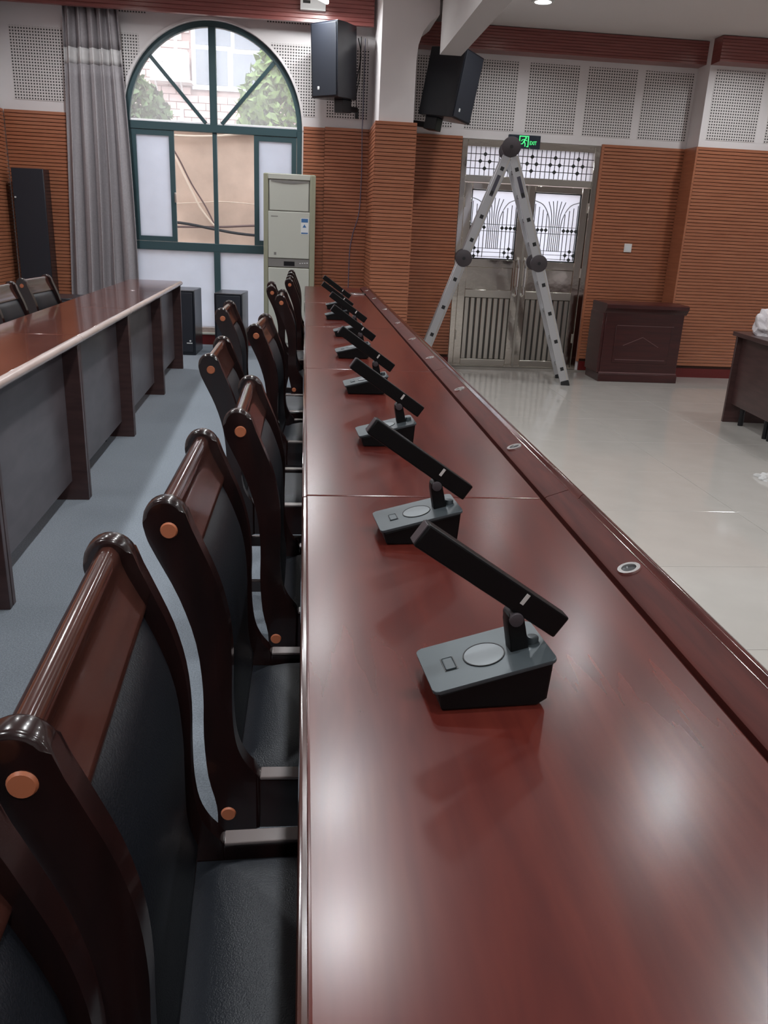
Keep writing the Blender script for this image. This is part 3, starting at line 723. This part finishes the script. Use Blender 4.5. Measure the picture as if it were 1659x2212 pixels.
# ------------------------------------------------------------------ floor loudspeakers and cabinets
def sub(loc, rz, w, d, h, label):
    t = thing('floor_loudspeaker', label, 'loudspeaker', loc, math.radians(rz), 'black loudspeakers standing on the carpet')
    b = obj('enclosure', box(0, w, 0, d, .0, h, .008, 2), M['speaker'], t)
    obj('grille', box(.02, w - .02, -.008, .001, .03, h - .02, .006, 2), M['speakermesh'], t)
    obj('badge', box(w - .085, w - .03, -.011, -.007, .115, .125), M['lightgrey'], t)
    obj('badge', cyl((w - .05, .142), .009, -.011, -.007, 'y', 12), M['lightgrey'], t)
    return t
sub((-.865, 8.215, FZ), -3, .27, .48, .63, 'black floor loudspeaker under the window mullion, between chair row and wall')
sub((-1.345, 8.40, FZ), -2, .27, .45, .63, 'black floor loudspeaker just past the end of the left desk row')
sub((-2.235, 7.25, FZ), 0, .32, .42, .615, 'low black loudspeaker in front of the curtain, behind the left desk row')
t = thing('tall_cabinet', 'tall narrow black cabinet standing against the slatted wall left of curtain', 'cabinet', (-2.885, 8.965, FZ))
obj('cabinet_body', box(0, .305, .012, .215, .0, 1.693, .004, 1), M['speaker'], t)
dr = obj('cabinet_door', box(.003, .302, 0, .012, .02, 1.69, .002, 1), M['speakermesh'], t); obj('door_knob', cyl((.022, 1.42), .008, -.012, .0, 'y', 14), M['lightgrey'], dr)
t = thing('wall_bracket', 'small dark bracket on the left slatted wall', 'bracket', (XL + D, 8.75, 2.10)); obj('bracket_plate', box(0, .012, -.06, .06, -.03, .03, .003, 1), M['black'], t); obj('bracket_arm', box(.012, .09, -.02, .02, -.012, .012, .003, 1), M['black'], t)

# wall loudspeakers
def wall_speaker(loc, rz, tilt, w, d, h, label, flip=1):
    t = thing('wall_loudspeaker', label, 'loudspeaker', loc, math.radians(rz)); t.rotation_euler = (math.radians(tilt[0]), math.radians(tilt[1]), math.radians(rz))
    # trapezoid plan: wide grille at front (-y), narrower back
    pl = [(-w / 2, -d / 2), (w / 2, -d / 2), (w / 2 * .98, -d * .1), (w / 2 * .62, d / 2), (-w / 2 * .62, d / 2), (-w / 2 * .98, -d * .1)]
    obj('enclosure', prism(pl, 0, h, 'z', .008, 2), M['speaker'], t)
    obj('grille', box(-w / 2 + .015, w / 2 - .015, -d / 2 - .008, -d / 2 + .002, .015, h - .015, .005, 2), M['speakermesh'], t)
    obj('badge', box(-.012 - w * .22, .012 - w * .22, -d / 2 - .011, -d / 2 - .007, .07, .10, .003, 1), M['lightgrey'], t)
    br = obj('bracket', box(-.055, .055, .02, .16, -.115, -.0, .004, 1), M['black'], t)
    obj('bracket_arm', box(-.025, .025, .14, d / 2 + .12, -.10, -.05, .003, 1), M['black'], br)
    return t
wall_speaker((.295, 8.86, 2.615), -42, (3, 0), .33, .36, .64, 'black wall loudspeaker hung between arched window and column')
wall_speaker((1.325, 8.74, 2.485), 50, (8, 5), .35, .43, .60, 'black wall loudspeaker tilted down between column and steel door')
t = thing('speaker_cable', 'black cable looping down beside the wall loudspeaker', 'cable', (0, 0, 0))
obj('cable_run', tube(spline([(.50, 9.10, 3.20), (.535, 9.16, 3.05), (.50, 9.17, 2.85), (.475, 9.15, 2.7), (.44, 9.10, 2.62), (.41, 9.06, 2.585)], 6), .006, 6), M['cableblk'], t)
obj('cable_run', tube(spline([(.535, 9.195, 3.234), (.53, 9.195, 2.9), (.50, 9.19, 2.70), (.515, 9.19, 2.56)], 6), .005, 6), M['cableblk'], t)
obj('cable_box', box(.495, .53, 9.165, 9.205, 2.49, 2.58, .003, 1), M['black'], t)
t = thing('wall_cable', 'thin grey blue cable running down the slatted wall beside the column', 'cable', (0, 0, 0))
obj('cable_run', tube(spline([(.575, 9.192, 3.22), (.575, 9.192, 2.5), (.57, 9.155, 2.38), (.578, 9.155, 2.0), (.565, 9.155, 1.6), (.50, 9.155, 1.35), (.475, 9.155, 1.1), (.475, 9.155, .3)], 6), .0045, 6), M['cable'], t)

# ------------------------------------------------------------------ exit sign
t = thing('exit_sign', 'dark exit sign with lit green running figure above the steel door', 'sign', (2.28, WY - .03, 2.368))
body = obj('sign_body', box(-.17, .17, -.012, .028, -.066, .064, .003, 1), M['exit'], t)
gx, gz = -.062, -.05      # pictogram frame
def gp(name, x0, x1, z0, z1): return obj(name, box(x0, x1, -.0145, -.0115, z0, z1), M['exitgreen'], t, smooth=0)
gp('door_symbol', -.058, .044, .047, .056); gp('door_symbol', -.058, -.049, -.022, .047); gp('door_symbol', .034, .044, -.05, .047); gp('door_symbol', .022, .034, -.05, -.042)
bm = cyl((.012, .036), .0085, -.0145, -.0115, 'y', 14)
for p, q, w_ in (((.006, .024), (-.008, -.002), .014), ((.004, .024), (-.026, .018), .006), ((-.026, .018), (-.034, .004), .006), ((.006, .02), (.026, .008), .006), ((-.006, 0), (.008, -.018), .009), ((.008, -.018), (.006, -.046), .008), ((-.010, 0), (-.020, -.020), .008), ((-.020, -.020), (-.046, -.024), .007)):
    bar((p[0], -.013, p[1]), (q[0], -.013, q[1]), w_, .003, bm=bm)
obj('running_figure', bm, M['exitgreen'], t, smooth=0)
fc = bpy.data.curves.new('exit_text', 'FONT'); fc.body = 'EXIT'; fc.size = .052; fc.extrude = .001; fc.space_character = .95
fo = bpy.data.objects.new('exit_text_tmp', fc); C.objects.link(fo)
bpy.context.view_layer.update(); dg = bpy.context.evaluated_depsgraph_get()
tm = bpy.data.meshes.new_from_object(fo.evaluated_get(dg)); bpy.data.objects.remove(fo); tm.materials.clear(); tm.materials.append(M['exitgreen'])
bb = [v.co.x for v in tm.vertices]; wx = max(bb) - min(bb)
o = obj('exit_lettering', tm, None, t, (.054, -.0125, -.027), (PI / 2, 0, 0)); o.scale = (.074 / wx, 1, 1)
gp('status_light', .058, .063, -.062, -.058)
# ------------------------------------------------------------------ switch
t = thing('wall_switch', 'square white switch plate on the slatted wall above the lectern', 'switch', (3.555, WY - D, 1.36))
pl = obj('switch_plate', box(-.043, .043, -.01, 0, -.045, .045, .003, 2), M['switch'], t); obj('switch_rocker', box(-.028, .028, -.0125, -.009, -.03, .03, .002, 1), M['paper'], pl)

# ------------------------------------------------------------------ ladder
t = thing('folding_ladder', 'aluminium folding ladder standing open before the steel door', 'ladder', (1.935, 8.28, 0), math.radians(-9))
apex = (0, 2.225); kl, kr = (-.372, 1.20), (.368, 1.185); fl_, fr = (-.785, .03), (.755, .03)
Y0, Y1 = 0, .43
def seg(a, b, inset0, inset1, n, sticker=False, foot=False):
    a, b = Vector((a[0], 0, a[1])), Vector((b[0], 0, b[1])); d = (b - a).normalized(); L_ = (b - a).length
    p, q = a + d * inset0, b - d * inset1
    for y in (Y0, Y1):
        off = Vector((0, y, 0))
        r = obj('rail', bar(p + off, q + off, .092, .028, bev=.004), M['aluminium'], t)
        obj('rail_flange', bar(p + off + Vector((0, -.0135, 0)) + d.cross(Vector((0, 1, 0))) * .030, q + off + Vector((0, -.0135, 0)) + d.cross(Vector((0, 1, 0))) * .030, .010, .003), M['steeldull'], r)
        for k in range(n):
            c = p + (q - p) * ((k + .5) / n) + off
            obj('rung_plug', bar(c - d * .018 + Vector((0, -.0138, 0)), c + d * .018 + Vector((0, -.0138, 0)), .034, .003), M['blackplug'], r)
        if sticker and y == Y0:
            c = p + (q - p) * .30 + off + Vector((0, -.0138, 0))
            obj('warning_sticker', bar(c - d * .10, c + d * .10, .034, .002), M['warn'], r)
        if foot: obj('rubber_foot', bar(q - d * .02 + off, q + d * .045 + off, .085, .034, bev=.006), M['blackplug'], r)
    for k in range(n):
        c = p + (q - p) * ((k + .5) / n)
        obj('rung', bar(c + Vector((0, Y0 + .01, 0)), c + Vector((0, Y1 - .01, 0)), .032, .028, ay=tuple(d), bev=.003), M['aluminium'], t)
seg(apex, kl, .09, .07, 4, True); seg(apex, kr, .09, .07, 4, True); seg(kl, fl_, .07, .0, 4, False, True); seg(kr, fr, .07, .0, 4, False, True)
for cpt, r_ in ((apex, .090), (kl, .082), (kr, .082)):
    for y in (Y0, Y1):
        h_ = obj('hinge', cyl(cpt, r_, y - .024, y + .024, 'y', 24, bev=.004), M['hinge'], t)
        obj('hinge_pin', cyl(cpt, .016, y - .03, y - .022, 'y', 14), M['blackplug'], h_)

# ------------------------------------------------------------------ lectern
t = thing('lectern', 'low dark red wooden lectern with pointed line inlay by the wall', 'lectern', (3.15, 8.46, 0))
LW, LD = .85, .42
obj('body', box(.0, LW, .02, LD, .09, .72, .003, 1), M['lectern'], t)
obj('plinth', box(-.012, LW + .012, .0, LD, 0, .085, .004, 1), M['lectern'], t)
obj('plinth_bead', box(-.006, LW + .006, .008, LD, .085, .10, .004, 2), M['lecline'], t)
obj('cornice', prism([(.02, .715), (-.02, .765), (-.03, .77), (-.03, .805), (.0, .815), (LD, .815), (LD, .715)], -.02, LW + .02, 'x'), M['lectern'], t)
obj('side_wing', box(-.03, .001, .03, LD, .09, .715, .003, 1), M['lectern'], t)
fpn = obj('front_panel', box(.12, LW - .12, .013, .022, .20, .59, .003, 1), M['lectern'], t)
obj('panel_line', box(.13, LW - .1, .008, .014, .588, .596), M['lecline'], fpn); obj('panel_line', box(.15, LW - .15, .008, .014, .232, .240), M['lecline'], fpn)
obj('chevron', bar((.22, .011, .385), (.425, .011, .475), .006, .006), M['lecline'], fpn); obj('chevron', bar((.425, .011, .475), (.61, .011, .375), .006, .006), M['lecline'], fpn)

# ------------------------------------------------------------------ right desk, bag, scrap
RA = math.radians(-5)
t = thing('side_desk', 'dark wooden desk carrying a white plastic bag, standing on the tiles', 'desk', (3.60, 6.62, 0), RA)
obj('desk_top', box(-.02, .50, -1.25, .03, .725, .76, .004, 2), M['tabledark'], t)
obj('modesty_panel', box(.045, .06, -1.2, -.02, .16, .724), M['tabledark'], t)
for y in (-1.21, -.03): obj('side_panel', box(.0, .48, y, y + .028, 0, .724, .002, 1), M['tabledark'], t)
for y in (-.16, -.62, -.70, -1.1): obj('foot_post', cyl((.10, y), .022, 0, .2, 'z', 14), M['black'], t)
def blob(name, m, loc, sx, sy, sz, seed, label, cat, rough=.22, flat=True):
    rnd = random.Random(seed); bm = bmesh.new(); bmesh.ops.create_icosphere(bm, subdivisions=4, radius=1)
    dirs = [(Vector((rnd.gauss(0, 1), rnd.gauss(0, 1), rnd.gauss(0, 1))).normalized(), rnd.uniform(2, 7), rnd.uniform(0, 6)) for _ in range(14)]
    for v in bm.verts:
        p = v.co.copy(); k = 1 + sum(abs(math.sin(p.dot(d) * f + ph)) - .6 for d, f, ph in dirs) * rough / 4
        p *= k
        if flat: p.z = max(p.z, -.55)
        v.co = Vector((p.x * sx, p.y * sy, (p.z + .55) * sz))
    o = obj(name, bm, M[m], None, loc, smooth=28); return tag(o, label, cat)
b = blob('plastic_bag', 'bag', (3.73, 6.36, .7605), .10, .17, .095, 5, 'crumpled white plastic bag lying on the dark side desk', 'bag', .5)
for v in b.data.vertices:
    if v.co.z > .07: v.co.z *= 1.25; v.co.y = v.co.y * .75 + .05
blob('plastic_scrap', 'film', (3.03, 4.86, .0005), .05, .06, .02, 9, 'scrap of clear plastic film lying on the floor tiles', 'plastic scrap', .9)

# ------------------------------------------------------------------ outside
gd = struct('ground_outside', box(-14, 20, WY + .31, 40, -.3, -.05), M['concrete'])
t = thing('retaining_wall', 'stained beige plaster wall seen through the open window', 'wall', (0, 10.75, 0))
obj('wall_face', box(-5.5, 1.0, 0, .3, -.05, 2.44), M['plaster'], t); obj('coping', box(-5.5, 1.0, -.06, .5, 2.44, 2.53, .01, 1), M['concrete'], t)
obj('soil_bed', box(-5.5, 1.0, .5, 1.0, 2.0, 2.44), M['concrete'], t)
sb = obj('soil_bank', box(-5.5, 1.5, 11.76, 14.5, -.05, 2.44), M['stem']); tag(sb, 'brown soil bank behind the plaster wall carrying the shrubs', 'soil bank')
for nm, lab, pts, r_, m in (('hose', 'pale pipe sagging along the top of the plaster wall', [(-2.4, 10.70, 2.40), (-1.6, 10.70, 2.37), (-1.1, 10.70, 2.385), (-.6, 10.70, 2.44), (0, 10.70, 2.43)], .013, 'pipe'),
        ('hose', 'pale hose hanging diagonally across the plaster wall', [(-1.66, 10.655, 2.34), (-1.57, 10.655, 2.2), (-1.42, 10.655, 1.9), (-1.27, 10.655, 1.6), (-1.13, 10.655, 1.42), (-1.06, 10.655, 1.36)], .011, 'pipe'),
        ('hose', 'brown hose hanging diagonally across the plaster wall', [(-1.64, 10.68, 2.34), (-1.5, 10.68, 2.12), (-1.36, 10.68, 1.85), (-1.2, 10.68, 1.6), (-1.08, 10.68, 1.36)], .009, 'pipe2'),
        ('hose', 'thin pale cord strung along the plaster wall', [(-2, 10.72, 1.58), (-1.3, 10.72, 1.64), (-.95, 10.72, 1.665), (-.4, 10.72, 1.64)], .006, 'pipe'),
        ('pipe', 'dark upper pipe low on the plaster wall', [(-2.2, 10.70, 1.33), (-1.1, 10.70, 1.37), (-.5, 10.70, 1.41), (.2, 10.70, 1.38)], .013, 'pipe2'),
        ('pipe', 'dark lower pipe crossing low on the plaster wall', [(-2.2, 10.62, 1.43), (-1.5, 10.62, 1.40), (-1.1, 10.62, 1.345), (-.7, 10.62, 1.30), (.2, 10.62, 1.27)], .016, 'cableblk')):
    o = obj(nm, tube(spline(pts, 5), r_, 8), M[m]); tag(o, lab, 'pipe' if nm == 'pipe' else 'hose')
# pink brick building
t = thing('brick_building', 'pink tiled building behind the shrubs, with a wide pale window', 'building', (0, 16, 0))
obj('facade', box(-9, 9, .02, .5, -.05, 10), M['mortar'], t)
bw, bh = .25, .118; k = 0
mb = new_mesh('brick', box(.006, bw - .006, 0, .03, .005, bh - .005, .003, 1), M['brick'], 0)
for r_ in range(17):
    z = 2.78 + r_ * bh
    for c in range(17):
        x = -4.0 + c * bw + (bw / 2 if r_ % 2 else 0)
        if x + bw > -1.98 and x < -.30 and z + bh > 3.58 and z < 5.2: continue
        if x > .2: continue
        obj('brick', mb, None, t, (x, -.005, z)); k += 1
wn = obj('window', box(-1.97, -.50, -.02, .03, 3.58, 4.9), M['bframe'], t)
for x0, x1, z0, z1 in ((-1.90, -1.36, 3.66, 4.20), (-1.27, -.58, 3.66, 4.17), (-1.90, -1.30, 4.27, 4.86), (-1.24, -.58, 4.24, 4.86)): obj('pane', box(x0, x1, -.028, -.018, z0, z1), M['bglass'], wn)
t = thing('outdoor_ac_unit', 'white outdoor air-conditioning unit on the pink building wall', 'air conditioner', (-2.62, 15.62, 3.66))
un = obj('casing', box(0, .62, 0, .3, 0, .46, .01, 1), M['outac'], t); obj('fan_grille', ring((.22, .23), .03, .18, -.012, .0, 'y'), M['lightgrey'], un); obj('side_cover', box(.44, .6, -.012, 0, .03, .44), M['paper'], un)
obj('support', box(-.02, .68, .0, .35, -.03, 0), M['outac'], t)
for x in (.08, .5): obj('strut', bar((x, .35, -.28), (x, .02, -.03), .025, .025, ay=(1, 0, 0)), M['outac'], t)
t = thing('drain_pipe', 'white drain pipes beside the outdoor air-conditioning unit', 'pipe', (0, 15.9, 0))
for x, z0, z1 in ((-2.15, 2.6, 3.33), (-2.50, 4.16, 5), (-2.22, 4.16, 5)): obj('pipe_length', tube([(x, 0, z0), (x, 0, z1)], .03, 8), M['bframe'], t)
def shrub(label, c, rx, ry, rz, n, m, seed):
    rnd = random.Random(seed); t = thing('shrub', label, 'shrub', c)
    bm = bmesh.new()
    for _ in range(n):
        u = Vector((rnd.gauss(0, 1), rnd.gauss(0, 1), rnd.gauss(0, 1))).normalized() * (rnd.uniform(.35, 1) ** .5)
        p = Vector((u.x * rx, u.y * ry, .12 + abs(u.z) * (rz - .1))); s = rnd.uniform(.05, .11)
        a = Vector((rnd.gauss(0, 1), rnd.gauss(0, 1), rnd.gauss(0, 1))).normalized(); b2 = a.cross(Vector((rnd.gauss(0, 1), rnd.gauss(0, 1), rnd.gauss(0, 1)))).normalized()
        vs = [bm.verts.new(p + q) for q in (a * s, b2 * s * .42, a * -s, b2 * s * -.42)]; bm.faces.new(vs)
    o = obj('foliage', bm, M[m], t, smooth=0); o['kind'] = 'stuff'
    for i in range(4): obj('stem', tube([(0, 0, .004), (rnd.uniform(-.4, .4) * rx, rnd.uniform(-.3, .3) * ry, rz * .7)], .012, 6), M['stem'], t)
shrub('dark green shrub rising behind the plaster wall near the outdoor unit', (-2.48, 12.75, 2.45), .66, .45, .85, 1500, 'leaf2', 3)
shrub('tall yellow green shrub beside the pink building window', (-.10, 12.75, 2.45), .90, .5, 1.5, 3200, 'leaf', 4)
